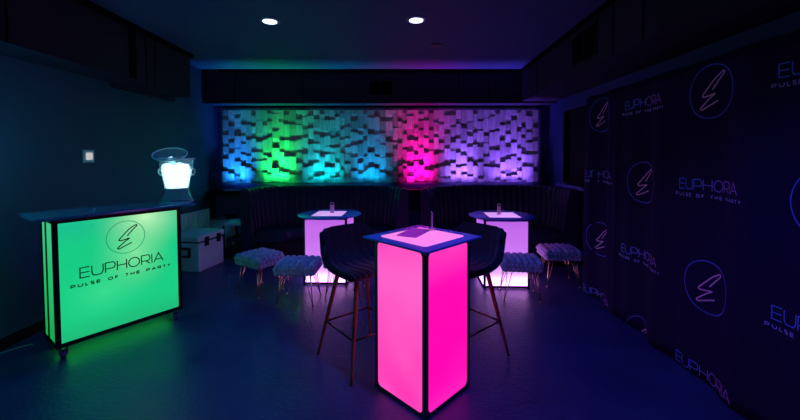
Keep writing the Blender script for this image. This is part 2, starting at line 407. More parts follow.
# ------------------------------------------------------------------ logo backdrop
BX = 1.965; BY0, BY1, BZ1 = -.2, 4.14, 2.185
def fold(y, z):
    a = .014 * math.sin(y * 9.3 + .5 * math.sin(z * 1.3)) + .010 * math.sin(y * 17.1 + 1.3 + .4 * z)
    a += .020 * math.exp(-((y - 4.0) / .09) ** 2) + .018 * math.exp(-((y - 3.5) / .05) ** 2) - .018 * math.exp(-((y - 3.75) / .06) ** 2)
    return BX - 1.4 * a * (.45 + .55 * min(1, (BZ1 - z) / .8))
t = thing('logo_backdrop', 'tall dark fabric backdrop with repeated blue and pink logos along the right wall', 'backdrop', (0, 0, 0))
t.location = (BX, 2., 0)
OFF = Vector((-BX, -2., 0))
bm = bmesh.new(); ny, nz = 330, 24; G = []
for i in range(ny + 1):
    y = BY0 + (BY1 - BY0) * i / ny
    G.append([bm.verts.new(Vector((fold(y, BZ1 * k / nz), y, .004 + (BZ1 - .004) * k / nz)) + OFF) for k in range(nz + 1)])
for i in range(ny):
    for k in range(nz):
        f = bm.faces.new((G[i][k], G[i + 1][k], G[i + 1][k + 1], G[i][k + 1])); f.smooth = True
fab = finish('fabric', bm, back_m, t)
md = fab.modifiers.new('thick', 'SOLIDIFY'); md.thickness = .003; md.offset = 1
for p in fab.data.polygons: p.use_smooth = True
bm = bmesh.new()
tube(bm, [Vector((BX + .05, BY0, BZ1 - .02)) + OFF, Vector((BX + .05, BY1, BZ1 - .02)) + OFF], .018, 10)
finish('top_rail', bm, frame_m, t)
for yy in (BY0 + .03, BY1 - .03):
    bm = bmesh.new(); tube(bm, [Vector((BX + .05, yy, 0)) + OFF, Vector((BX + .05, yy, BZ1 - .02)) + OFF], .018, 10)
    box(bm, .0, .32, yy - 2 - .03, yy - 2 + .03, 0, .012)
    finish('upright_pole', bm, frame_m, t)
ring_m = mat('print_ring', (.08, .20, .95), .5)
sig_m = mat('print_signature', (1., .62, .85), .5)
tagl_m = mat('print_tagline', (.35, .40, .9), .5)
# word print: blue on the left turning to plum on the right
word_m = mat('print_word', (.1, .2, .8), .5)
nt = word_m.node_tree
tc = nt.nodes.new('ShaderNodeAttribute'); tc.attribute_name = 'along'
rp = nt.nodes.new('ShaderNodeValToRGB'); rp.color_ramp.elements[0].color = (.06, .30, 1, 1); rp.color_ramp.elements[1].color = (.50, .22, .75, 1)
rp.color_ramp.elements[0].position = .2; rp.color_ramp.elements[1].position = .8
nt.links.new(tc.outputs['Fac'], rp.inputs['Fac']); nt.links.new(rp.outputs['Color'], nt.nodes['Principled BSDF'].inputs['Base Color'])
def put(cy, cz, dz=0.):
    def fn(u, v):          # reading direction runs towards the viewer (-y)
        y = cy - u; z = cz + v
        return Vector((fold(y, z) - .0035, y, z)) + OFF
    return fn
keep = lambda v: v.z > .008 and BY0 < v.y + 2 < BY1 - .005
def emblem(cy, cz):
    r = .175
    g = quads_obj('emblem_ring', ribbon(arc(0, 0, r, r, 0, 360, 72)[:-1], .006, closed=True), put(cy, cz), ring_m, t, keep)
    if g: quads_obj('emblem_signature', esig_quads(r, .0085), put(cy, cz), sig_m, g, keep)
def word(cy, cz):
    q = text_quads('EUPHORIA', .50, .072, .0062, .30)
    fn = put(cy, cz - .005)
    g = quads_obj('logo_word', q, fn, word_m, t, keep)
    if g:
        at = g.data.attributes.new('along', 'FLOAT', 'POINT')
        for i, v in enumerate(g.data.vertices): at.data[i].value = (cy - (v.co.y + 2.)) / .5 + .5
        quads_obj('logo_tagline', text_quads('PULSE OF THE PARTY', .56, .019, .005, 1.15), put(cy, cz - .055), tagl_m, g, keep)
ys_ = [3.85 - .694 * k for k in range(6)]
for k_, r_ in enumerate((1.965, 1.31, .655, .0)):
    for q, c in enumerate(ys_):
        if (q + k_) % 2 == 0: emblem(c, r_ if r_ > 0 else -.045)
        else: word(c, r_ if r_ > 0 else .028)

# ------------------------------------------------------------------ lit mobile bar
ang = math.radians(57)
BL_, BD_, BB, BT = .885, .36, .10, 1.075
bar = thing('mobile_bar', 'glowing green light-box bar on castors with a logo front and blue counter', 'bar counter', (-2.66, 2.550, 0), ang)
# local: x along the front (left->right), y into the body (away from the guests)
fr = .032
bm = bmesh.new()
for (x0, x1) in ((0, fr), (BL_ - fr, BL_)):
    for (y0, y1) in ((0, fr), (BD_ - fr, BD_)): box(bm, x0, x1, y0, y1, BB, BT, bev=.003)
for z0, z1 in ((BB, BB + fr), (BT - fr, BT)):
    for (y0, y1) in ((0, fr), (BD_ - fr, BD_)): box(bm, fr, BL_ - fr, y0, y1, z0, z1, bev=.002)
    for (x0, x1) in ((0, fr), (BL_ - fr, BL_)): box(bm, x0, x1, fr, BD_ - fr, z0, z1, bev=.002)
# extra upright in the side, and floor plate
box(bm, .004, .022, fr, .30, BB + .02, BB + .03)
box(bm, fr, BL_ - fr, fr, BD_ - fr, BB, BB + .012)
finish('frame', bm, black_frame_m, bar)
green_front = lightbox('green_lightbox', [(0., (.01, .50, .18)), (.25, (.006, .62, .22)), (.7, (.004, .60, .22)), (1., (.01, .54, .24))], 'Z', BB, BT, None)
# hot spot of the LEDs behind the upper right of the front
nt = green_front.node_tree; N = nt.nodes; L = nt.links; b = N['Principled BSDF']
src = b.inputs['Emission Color'].links[0].from_socket
tc = [n for n in N if n.bl_idname == 'ShaderNodeTexCoord'][0]
def hotspot(src, c, s, col, amt, p=1.0, noise=0.):
    mp = N.new('ShaderNodeMapping'); mp.inputs['Location'].default_value = [-a / k for a, k in zip(c, s)]; mp.inputs['Scale'].default_value = [1 / k for k in s]
    L.new(tc.outputs['Object'], mp.inputs['Vector'])
    gr = N.new('ShaderNodeTexGradient'); gr.gradient_type = 'QUADRATIC_SPHERE'
    L.new(mp.outputs['Vector'], gr.inputs['Vector'])
    mm = N.new('ShaderNodeMath'); mm.operation = 'MULTIPLY'; mm.inputs[1].default_value = amt; mm.use_clamp = True
    L.new(gr.outputs['Fac'], mm.inputs[0])
    mx = N.new('ShaderNodeMix'); mx.data_type = 'RGBA'; L.new(mm.outputs[0], mx.inputs['Factor'])
    L.new(src, mx.inputs['A']); mx.inputs['B'].default_value = (*col, 1)
    return mx.outputs['Result']
src = hotspot(src, (.60, 0, 1.02), (.40, 5, .36), (.55, .95, .52), 1.0)
src = hotspot(src, (.52, 0, .72), (.34, 5, .42), (.26, .84, .36), .8)
src = hotspot(src, (.10, 0, 1.02), (.34, 5, .20), (.005, .52, .27), .9)
src = hotspot(src, (.30, 0, .45), (.34, 5, .28), (.05, .76, .28), .7)
L.new(src, b.inputs['Emission Color'])
b.inputs['Emission Strength'].default_value = 1.
bm = bmesh.new(); box(bm, fr, BL_ - fr, .006, .014, BB + fr, BT - fr); finish('front_panel', bm, green_front, bar)
side_m = lightbox('green_side_lightbox', [(0., (.01, .38, .07)), (.5, (.02, .50, .14)), (1., (.05, .55, .24))], 'Z', BB, BT)
for x0, x1 in ((.006, .014), (BL_ - .014, BL_ - .006)):
    bm = bmesh.new(); box(bm, x0, x1, fr, .20, BB + fr, BT - fr); box(bm, x0, x1, .225, BD_ - fr, BB + fr, BT - fr)
    finish('side_panel', bm, side_m, bar)
for x0 in (0., BL_ - .02):
    bm = bmesh.new(); box(bm, x0, x0 + .02, .20, .225, BB + fr, BT - fr); finish('side_mullion', bm, black_frame_m, bar)
bm = bmesh.new(); box(bm, fr, BL_ - fr, BD_ - .02, BD_ - .012, BB + fr, BT - fr); finish('back_panel', bm, dark_m, bar)
bm = bmesh.new(); box(bm, fr + .01, BL_ - fr - .01, fr + .01, BD_ - fr - .01, BB - .004, BB - .001); finish('under_glow_panel', bm, mat('green_under_light', (.3, .3, .3), .4, emit=(.01, .50, .05), es=3.8), bar)
bm = bmesh.new(); box(bm, -.10, BL_ + .11, -.05, BD_ + .10, BT, BT + .022, bev=.004); finish('counter_top', bm, counter_m, bar)
ink_m = mat('dark_green_ink', (.0, .02, .01), .6)
def on_front(cx, cz, off=.004):
    return lambda u, v: Vector((cx + u, .006 - off, cz + v))
g = quads_obj('emblem_ring', ribbon(arc(0, 0, .135, .135, 0, 360, 72)[:-1], .006, closed=True), on_front(.455, .865, .003), mat('green_ink_soft', (.0, .08, .03), .6, emit=(.02, .30, .14), es=1.), bar)
quads_obj('emblem_signature', esig_quads(.140, .009), on_front(.455, .865), ink_m, g)
g = quads_obj('logo_word', text_quads('EUPHORIA', .58, .078, .0085, .32), on_front(.44, .60), ink_m, bar)
quads_obj('logo_tagline', text_quads('PULSE OF THE PARTY', .69, .020, .0072, 1.15), on_front(.44, .535), ink_m, g)
for cx, cy in ((.05, .05), (BL_ - .05, .05), (.05, BD_ - .05), (BL_ - .05, BD_ - .05)):
    bm = bmesh.new(); box(bm, cx - .03, cx + .03, cy - .028, cy + .028, BB - .006, BB, bev=.001)
    box(bm, cx - .024, cx - .018, cy - .02, cy + .03, .03, BB - .006); box(bm, cx + .018, cx + .024, cy - .02, cy + .03, .03, BB - .006)
    c = finish('castor', bm, steel_m, bar)
    bm = bmesh.new(); M_ = Matrix.Translation((cx, cy + .008, .035)) @ Matrix.Rotation(PI / 2, 4, 'Y')
    tb = bmesh.new(); lathe(tb, [(.0001, -.017), (.028, -.017), (.035, -.012), (.035, .012), (.028, .017), (.0001, .017)], 28); merge(bm, tb, M_)
    finish('castor_wheel', bm, rubber_m, c, True)
# green cable from the bar along the floor to the left wall
bm = bmesh.new(); P = []
for i in range(25):
    k = i / 24; P.append((-3.12 - .34 * k, 2.80 - .55 * k + .03 * math.sin(k * 7), .006))
tube(bm, P, .005, 6); tag(finish('power_cable', bm, mat('cable_grey', (.25, .3, .3), .5), None), 'thin power cable on the floor between the green bar and the left wall', 'cable')

# ------------------------------------------------------------------ ice bucket on the counter
M_bar = Matrix.Translation((-2.66, 2.550, 0)) @ Matrix.Rotation(ang, 4, 'Z')
bp = M_bar @ Vector((.945, .20, BT + .022))
bk = thing('ice_bucket', 'clear flared ice bucket glowing white on the right end of the green bar', 'ice bucket', bp, ang - .9)
bm = bmesh.new()
lathe(bm, [(.130, .0), (.133, .006), (.112, .045), (.100, .085), (.094, .118), (.120, .25), (.142, .372), (.146, .376), (.142, .380), (.137, .374), (.115, .25), (.089, .122), (.093, .088), (.105, .048), (.124, .008), (.122, .0)], 48, closed=True)
finish('bucket_shell', bm, clear_m, bk, True)
bm = bmesh.new(); lathe(bm, [(.1425, .371), (.1475, .374), (.1475, .380), (.1425, .383), (.139, .377)], 48, closed=True)
finish('bucket_rim', bm, rim_m, bk, True)
bm = bmesh.new(); lathe(bm, [(.131, .0005), (.135, .004), (.134, .009), (.129, .005)], 48, closed=True)
finish('base_rim', bm, rim_m, bk, True)
bm = bmesh.new(); lathe(bm, [(.0001, .112), (.0885, .112), (.0885, .122), (.0001, .122)], 40); finish('light_disc', bm, white_m, bk)
bm = bmesh.new()
rr = random.Random(3)
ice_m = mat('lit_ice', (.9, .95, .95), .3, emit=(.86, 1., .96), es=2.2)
lathe(bm, [(.0001, .124), (.087, .124), (.114, .262), (.119, .285), (.0001, .292)], 40)
for i in range(60):
    a = rr.uniform(0, 2 * PI); r0 = .09 * math.sqrt(rr.random()); z = .288 + rr.uniform(-.006, .020) + .02 * math.cos(a * 2)
    s = rr.uniform(.013, .019)
    Mx = Matrix.Translation((r0 * math.cos(a), r0 * math.sin(a), z)) @ Matrix.Rotation(rr.uniform(0, 3), 4, 'X') @ Matrix.Rotation(rr.uniform(0, 3), 4, 'Y')
    box(bm, -s, s, -s, s, -s, s, bev=.004, M=Mx)
finish('ice', bm, ice_m, bk)
# side handles
for s in (1, -1):
    bm = bmesh.new()
    pts = [(s * (.118), 0, .285), (s * .140, 0, .292), (s * .158, 0, .280), (s * .160, 0, .255), (s * .148, 0, .236), (s * .112, 0, .235)]
    tube(bm, pts, .007, 8); finish('side_handle', bm, rim_m, bk)
# scoop standing in the ice, bowl upwards over the rim
sc = thing('ice_scoop', 'clear plastic ice scoop stuck in the glowing bucket with its bowl over the rim', 'scoop')
bk.scale = (1.08, 1.08, 1.12)
sc.matrix_world = Matrix.Translation(bp) @ Matrix.Rotation(math.radians(33), 4, 'Z') @ Matrix.Diagonal((1.08, 1.08, 1.12, 1))
sx_ = Vector((.0, .0, 0))
bm = bmesh.new()
# bowl: oval dish lying tilted on the rim
n, m_ = 28, 8
Mx = Matrix.Translation((-.045, -.03, .394)) @ Matrix.Rotation(-.10, 4, 'Y') @ Matrix.Rotation(.60, 4, 'X')
t0 = bmesh.new(); R0 = []
for j in range(m_ + 1):
    k = j / m_; R0.append([t0.verts.new((.132 * k * math.cos(2 * PI * i / n), .095 * k * math.sin(2 * PI * i / n), .045 * (k ** 2.2) - .02)) for i in range(n)] if j else [t0.verts.new((0, 0, -.02))])
for i in range(n): t0.faces.new((R0[0][0], R0[1][i], R0[1][(i + 1) % n])).smooth = True
for j in range(1, m_):
    for i in range(n): t0.faces.new((R0[j][i], R0[j + 1][i], R0[j + 1][(i + 1) % n], R0[j][(i + 1) % n])).smooth = True
merge(bm, t0, Mx)
o = finish('scoop_bowl', bm, clear_m, sc, True); md = o.modifiers.new('s', 'SOLIDIFY'); md.thickness = .003
bm = bmesh.new(); t0 = bmesh.new()
tube(t0, [(.133 * math.cos(2 * PI * i / 36), .096 * math.sin(2 * PI * i / 36), .026) for i in range(37)], .005, 6, cap=False); merge(bm, t0, Mx)
finish('scoop_rim', bm, rim_m, sc, True)
bm = bmesh.new(); tube(bm, [(-.055, -.02, .385), (-.03, -.01, .35), (-.005, -.0, .30), (.005, .0, .265)], [.024, .020, .022, .026], 10)
finish('scoop_handle', bm, mat('scoop_lit', (.75, .9, .95), .25, trans=.4, emit=(.35, .62, .68), es=.5), sc, True)
# tiny clear cap and coaster on the counter
for lab, lx, ly in (('small clear cap lying on the blue counter near its left end', .05, .12), ('small dark clip lying on the blue counter left of the ice bucket', .30, .25)):
    p = M_bar @ Vector((lx, ly, BT + .022))
    bm = bmesh.new(); lathe(bm, [(.0001, 0), (.020, 0), (.020, .008), (.016, .011), (.0001, .011)], 20)
    tag(finish('bottle_cap', bm, clear_m if 'clear' in lab else steel_m, None, True, loc=p), lab, 'cap')

# ------------------------------------------------------------------ lit square bar table
S = .448; TH = 1.0
pt = thing('bar_table', 'tall square light-box table glowing hot pink in the middle of the floor', 'table', (.064, 2.365, 0), math.radians(46.9))
h = S / 2; f = .028
def corner_fillets(bm):
    r = .03
    for face in range(4):
        Mx = Matrix.Rotation(face * PI / 2, 4, 'Z')
        for sx in (-1, 1):
            for (z, sz) in ((.026, 1), (TH - .016, -1)):
                xc = sx * (h - f); P = [(xc, z)] + [(xc - sx * r * (1 - math.cos(a * PI / 12)), z + sz * r * (1 - math.sin(a * PI / 12))) for a in range(0, 7)]
                t_ = bmesh.new(); a0 = [t_.verts.new((x, -h + .0005, zz)) for x, zz in P]; a1 = [t_.verts.new((x, -h + .006, zz)) for x, zz in P]; n = len(P)
                t_.faces.new(a0); t_.faces.new(a1[::-1])
                for i in range(n): t_.faces.new((a0[i], a0[(i + 1) % n], a1[(i + 1) % n], a1[i]))
                merge(bm, t_, Mx)
bm = bmesh.new()
for sx in (-1, 1):
    for sy in (-1, 1): box(bm, sx * h - (f if sx > 0 else 0), sx * h + (0 if sx > 0 else f), sy * h - (f if sy > 0 else 0), sy * h + (0 if sy > 0 else f), 0, TH, bev=.003)
for z0, z1 in ((0.004, .026), (TH - .016, TH)):
    box(bm, -h + f, h - f, -h, -h + .012, z0, z1); box(bm, -h + f, h - f, h - .012, h, z0, z1)
    box(bm, -h, -h + .012, -h + f, h - f, z0, z1); box(bm, h - .012, h, -h + f, h - f, z0, z1)
box(bm, -h + .02, h - .02, -h + .02, h - .02, .004, .02)
corner_fillets(bm)
finish('frame', bm, frame_m, pt)
pinkA = lightbox('pink_lightbox_pale', [(0., (1.1, .035, .46)), (.3, (1.1, .06, .48)), (.8, (1.1, .10, .56)), (1., (1.05, .03, .46))], 'Z', 0, TH, ((1.1, .14, .62), 2.2, .6))
pinkB = lightbox('pink_lightbox_deep', [(0., (1.1, .02, .50)), (.15, (1.1, .0, .44)), (.75, (1.05, .0, .42)), (1., (1.05, .05, .52))], 'Z', 0, TH, ((1.1, .01, .50), 2.2, .5))
# local: with rotation 47.2deg the -y face looks right-front, the -x face looks left-front
def panel(name, dims, m): 
    bm = bmesh.new(); box(bm, *dims); return finish(name, bm, m, pt)
panel('light_panel', (-h + .004, -h + .010, -h + f, h - f, .026, TH - .016), pinkA)
panel('light_panel', (-h + f, h - f, -h + .004, -h + .010, .026, TH - .016), pinkB)
panel('light_panel', (h - .010, h - .004, -h + f, h - f, .026, TH - .016), pinkB)
panel('light_panel', (-h + f, h - f, h - .010, h - .004, .026, TH - .016), pinkA)
def rounded_rect(bm, hw, r, z0, z1, seg=6, hole=None, M=None):
    P = []
    for cx, cy, a in ((1, 1, 0), (-1, 1, 90), (-1, -1, 180), (1, -1, 270)):
        P += arc(cx * (hw - r), cy * (hw - r), r, r, a, a + 90, seg)
    t = bmesh.new(); lo = [t.verts.new((x, y, z0)) for x, y in P]; hi = [t.verts.new((x, y, z1)) for x, y in P]; n = len(P)
    for i in range(n): t.faces.new((lo[i], lo[(i + 1) % n], hi[(i + 1) % n], hi[i]))
    if hole:
        k = hole / hw; lo2 = [t.verts.new((x * k, y * k, z0)) for x, y in P]; hi2 = [t.verts.new((x * k, y * k, z1)) for x, y in P]
        for i in range(n):
            j = (i + 1) % n; t.faces.new((lo2[j], lo2[i], hi2[i], hi2[j])); t.faces.new((lo[j], lo[i], lo2[i], lo2[j])); t.faces.new((hi[i], hi[j], hi2[j], hi2[i]))
    else: t.faces.new(lo[::-1]); t.faces.new(hi)
    merge(bm, t, M)
bm = bmesh.new(); box(bm, -.278, .278, -.278, .278, TH, TH + .014, bev=.003); finish('table_top', bm, plate_m, pt)
bm = bmesh.new(); rounded_rect(bm, .200, .025, TH + .0142, TH + .0165)
finish('top_light', bm, mat('pink_top_lit', (.6, .5, .55), .2, emit=(1.05, .24, .66), es=1., coat=.5), pt)

# ------------------------------------------------------------------ round lit tables
def round_table(x, y, label):
    t = thing('cocktail_table', label, 'table', (x, y, 0), 0, 'round lit cocktail tables by the booths')
    S = .53; h = S / 2; f = .026; TH = .80
    bm = bmesh.new()
    for sx in (-1, 1):
        for sy in (-1, 1): box(bm, sx * h - (f if sx > 0 else 0), sx * h + (0 if sx > 0 else f), sy * h - (f if sy > 0 else 0), sy * h + (0 if sy > 0 else f), 0, TH, bev=.003)
    for z0, z1 in ((.004, .030), (TH - .02, TH)):
        box(bm, -h + f, h - f, -h, -h + .014, z0, z1); box(bm, -h + f, h - f, h - .014, h, z0, z1)
        box(bm, -h, -h + .014, -h + f, h - f, z0, z1); box(bm, h - .014, h, -h + f, h - f, z0, z1)
    finish('frame', bm, frame_m, t)
    pm = MATS.get('violet_lightbox') or lightbox('violet_lightbox', [(0., (3.8, 1.3, 4.6)), (.10, (2.4, .95, 3.0)), (.20, (.85, .42, 1.1)), (.35, (.62, .20, .92)), (.8, (.56, .15, .84)), (1., (.50, .12, .78))], 'Z', .03, TH)
    for d in ((-h + f, h - f, -h + .004, -h + .010), (-h + f, h - f, h - .010, h - .004), (-h + .004, -h + .010, -h + f, h - f), (h - .010, h - .004, -h + f, h - f)):
        bm = bmesh.new(); box(bm, *d, .030, TH - .02); finish('light_panel', bm, pm, t)
    bm = bmesh.new(); lathe(bm, [(.0001, TH), (.388, TH), (.395, TH + .003), (.395, TH + .011), (.388, TH + .014), (.0001, TH + .014)], 72)
    finish('table_top', bm, plate_m, t)
    bm = bmesh.new(); rounded_rect(bm, .185, .012, TH + .0142, TH + .016)
    finish('top_light', bm, mat('violet_top_lit', (.6, .5, .6), .2, emit=(.78, .38, .92), es=1., coat=.5), t)
    return t
RT = [(-1.045, 4.49), (1.09, 4.43)]
tl = round_table(*RT[0], 'round-topped violet light-box table in front of the left booth')
dup(tl, (*RT[1], 0), 0, 'round-topped violet light-box table in front of the right booth, behind the right bar stool')

# acrylic sign holders and leaflet
def sign(x, y, z, rot, label):
    t = thing('table_sign', label, 'sign', (x, y, z), rot, 'clear upright sign holders on the lit tables')
    bm = bmesh.new(); box(bm, -.028, .028, -.022, .022, 0, .004, bev=.001); finish('sign_foot', bm, mat('sign_acrylic', (.8, .7, .9), .08, trans=.7, ior=1.2), t)
    bm = bmesh.new(); box(bm, -.026, .026, -.003, .003, .004, .135, bev=.0012); finish('sign_card', bm, mat('sign_print', (.50, .26, .58), .3, coat=.5), t)
    for s in (-1, 1):
        y0 = s * .0034; bm = bmesh.new()
        for (a, b_, c_, d_) in ((-.020, .020, .104, .128),):
            box(bm, a, b_, min(y0, y0 - s * .0004), max(y0, y0 - s * .0004), c_, d_)
        finish('sign_print', bm, mat('sign_ink', (.02, .01, .04), .5), t)
    return t
zR = .816
s0 = sign(-1.02, 4.52, zR, .15, 'small upright violet sign holder on the left round table')
dup(s0, (1.06, 4.44, zR), .5, 'small upright clear sign holder on the right round table')
dup(s0, (.135, 2.52, TH + .0165), math.radians(-84), 'slim sign holder seen nearly edge-on on the pink table')
# leaflet, slightly curled
lf = bmesh.new(); n = 10; a = []
for i in range(n + 1):
    row = []
    for j in range(n + 1):
        u = i / n - .5; v = j / n - .5
        row.append(lf.verts.new((u * .145, v * .275, .001 + .006 * max(0, -u * 2 - .5) + .004 * max(0, v * 2 - .4))))
    a.append(row)
for i in range(n):
    for j in range(n): lf.faces.new((a[i][j], a[i + 1][j], a[i + 1][j + 1], a[i][j + 1])).smooth = True
lm = noisy('leaflet_print', (.68, .16, .74), (.80, .26, .84), 22, (.6, .7)); lm.node_tree.nodes['Principled BSDF'].inputs['Transmission Weight'].default_value = .7
lt = tag(finish('leaflet', lf, lm, None, True, loc=(.012, 2.455, TH + .0168), rotz=math.radians(-24)), 'purple printed leaflet lying flat on the pink table', 'leaflet')
md = lt.modifiers.new('s', 'SOLIDIFY'); md.thickness = .001; md.offset = 1

# ------------------------------------------------------------------ bar stools
def make_stool(x, y, rz, label):
    # local: faces +y, origin on the floor
    t = thing('bar_stool', label, 'bar stool', (x, y, 0), rz, 'dark velvet bar stools at the pink table')
    SZ = .715
    # profile front -> back top
    prof = [(.215, -.030, .195, 0), (.228, -.012, .205, .0), (.222, .004, .212, .0), (.19, .014, .220, .002), (.12, .010, .230, .010), (.04, .002, .236, .026), (-.04, -.004, .240, .048),
            (-.11, .002, .242, .070), (-.165, .028, .242, .080), (-.195, .070, .240, .070), (-.212, .120, .236, .050), (-.224, .170, .230, .030), (-.232, .215, .224, .014), (-.238, .250, .220, .004), (-.242, .275, .217, .0)]
    wrap = [0, 0, 0, 0, 0, .0, .02, .05, .08, .10, .105, .10, .09, .082, .078]
    K = 96; bm = bmesh.new(); G = []; NCH = 9
    # densify the profile
    PP = []
    for i in range(len(prof) - 1):
        for k in range(3):
            s = k / 3; PP.append(tuple(prof[i][q] * (1 - s) + prof[i + 1][q] * s for q in range(4)) + (wrap[i] * (1 - s) + wrap[i + 1] * s,))
    PP.append(prof[-1] + (wrap[-1],))
    for py, pz, hw, curl, wr in PP:
        row = []
        for i in range(K + 1):
            u = i / K * 2 - 1; a = abs(u)
            row.append(Vector((hw * math.sin(u * PI / 2 * .86) / math.sin(PI / 2 * .86), py + wr * a ** 2.6, SZ + pz * (1 - (.26 * a ** 5 if pz > .02 else 0)) + curl * a ** 3.0)))
        G.append(row)
    # channel ridges along the surface normal
    R_, Cn = len(G), K + 1; V = []
    for r in range(R_):
        row = []
        for i in range(Cn):
            a = G[min(r + 1, R_ - 1)][i] - G[max(r - 1, 0)][i]; b_ = G[r][min(i + 1, Cn - 1)] - G[r][max(i - 1, 0)]
            nn = b_.cross(a); nn = nn.normalized() if nn.length > 1e-9 else Vector((0, 0, 1))
            u = i / K
            edge = min(1, r / 4, (R_ - 1 - r) / 5)
            amp = .010 * abs(math.sin(u * PI * NCH)) ** .6 * edge
            row.append(bm.verts.new(G[r][i] - nn * amp * (-1 if True else 1) * (-1)))
        V.append(row)
    for r in range(R_ - 1):
        for i in range(K): bm.faces.new((V[r][i], V[r][i + 1], V[r + 1][i + 1], V[r + 1][i])).smooth = True
    sh = finish('seat_shell', bm, velvet_m, t, True)
    md = sh.modifiers.new('thick', 'SOLIDIFY'); md.thickness = .050; md.offset = SHELL_OFF
    md = sh.modifiers.new('b', 'BEVEL'); md.width = .012; md.segments = 3; md.limit_method = 'ANGLE'; md.angle_limit = math.radians(50)
    # swivel plate under the seat
    bm = bmesh.new(); box(bm, -.15, .15, -.13, .15, SZ - .056, SZ - .040, bev=.004); finish('under_frame', bm, dark_m, t)
    F = .245; T_ = .13; zt = SZ - .05
    feet = {}
    for sx in (-1, 1):
        for sy in (-1, 1):
            bm = bmesh.new()
            top = Vector((sx * T_, sy * T_ + .01, zt)); ft = Vector((sx * F, sy * F, .003)); feet[(sx, sy)] = (top, ft)
            tube(bm, [ft, ft.lerp(top, .1), ft.lerp(top, .6), top], [.0095, .011, .016, .018], 12)
            finish('leg', bm, walnut_m, t)
    zb = .27; k = zb / zt
    P = {q: v[1].lerp(v[0], k) for q, v in feet.items()}
    for a, b_ in (((-1, -1), (1, -1)), ((1, -1), (1, 1)), ((1, 1), (-1, 1)), ((-1, 1), (-1, -1))):
        bm = bmesh.new(); tube(bm, [P[a], P[b_]], .008, 8); finish('footrest', bm, mat('stool_rod', (.10, .05, .05), .3, .8), t)
    return t
SHELL_OFF = -1
# facing: +y local -> direction (.69,-.72) for the left one
def face(dx, dy): return math.atan2(dy, dx) - PI / 2
ls = make_stool(-.39, 2.70, face(.66, -.75), 'dark channelled velvet bar stool with wooden legs left of the pink table')
dup(ls, (.392, 2.77, 0), face(-.74, -.67), 'dark channelled velvet bar stool with wooden legs right of the pink table')

# ------------------------------------------------------------------ knitted stools
def make_pouf(x, y, rz, label):
    t = thing('knitted_stool', label, 'stool', (x, y, 0), rz, 'grey knitted stools on gold hairpin legs')
    w, d, z0, z1 = .198, .175, .328, .432
    bm = bmesh.new(); box(bm, -w + .025, w - .025, -d + .025, d - .025, z0 + .012, z1 - .012, bev=.03)
    r = random.Random(5)
    nx, ny = 6, 5
    for i in range(nx):
        for j in range(ny):
            xx = -w + .03 + (2 * w - .06) * i / (nx - 1); yy = -d + .03 + (2 * d - .06) * j / (ny - 1)
            dome = .018 * (1 - (xx / w) ** 2) * (1 - (yy / d) ** 2)
            Mx = Matrix.Rotation((.55 if i % 2 else -.55) + r.uniform(-.1, .1), 4, 'Z')
            blob(bm, Vector((xx, yy, z1 - .012 + dome + r.uniform(-.002, .002))), (.034, .046, .026), Mx)
    for zz, ph in ((z1 - .038, 0), (z0 + .024, .5)):
        per = []
        for i in range(9): per.append((-w + .012 + (2 * w - .024) * (i + ph * .5) / 8.5, -d + .006, 0)); per.append((-w + .012 + (2 * w - .024) * (i + ph * .5) / 8.5, d - .006, 0))
        for j in range(7): per.append((-w + .006, -d + .02 + (2 * d - .04) * (j + ph * .5) / 6.5, 1)); per.append((w - .006, -d + .02 + (2 * d - .04) * (j + ph * .5) / 6.5, 1))
        for (xx, yy, o_) in per:
            Mx = Matrix.Rotation(.0, 4, 'Z')
            rad = (.034, .024, .028) if not o_ else (.024, .034, .028)
            blob(bm, Vector((xx, yy, zz)), rad, Matrix.Rotation(.35 * (1 if zz > .4 else -1), 4, 'Y' if not o_ else 'X'))
    finish('cushion', bm, knit_m, t, True)
    bm = bmesh.new(); box(bm, -w + .03, w - .03, -d + .03, d - .03, z0 - .008, z0 + .012, bev=.004); finish('seat_board', bm, dark_m, t)
    for sx in (-1, 1):
        for sy in (-1, 1):
            bm = bmesh.new(); ft = Vector((sx * (w - .012), sy * (d - .012), .006))
            c = Vector((sx * (w - .055), sy * (d - .055), z0 - .006))
            tops = [c + Vector((-sx * .045, 0, 0)), c + Vector((0, -sy * .045, 0)), c + Vector((sx * .01, sy * .01, 0))]
            for k, tp in enumerate(tops):
                tube(bm, [tp, tp.lerp(ft, .5), ft + Vector((0, 0, .012)) + (tp - ft) * .02], .0042, 6)
            blob(bm, ft + Vector((0, 0, .006)), (.009, .009, .012))
            finish('hairpin_leg', bm, gold_m, t)
    return t
pf = make_pouf(-1.205, 3.74, .02, 'grey knitted stool in the middle of the left three, before the violet table')
dup(pf, (-1.735, 4.0, 0), math.radians(-30), 'grey knitted stool turned cornerwise, nearest the left booth')
dup(pf, (-.755, 3.99, 0), -.03, 'grey knitted stool half hidden by the left bar stool')
dup(pf, (1.165, 3.92, 0), -.10, 'grey knitted stool just right of the right bar stool')
dup(pf, (1.755, 4.35, 0), -.04, 'grey knitted stool furthest right, beside the logo backdrop')

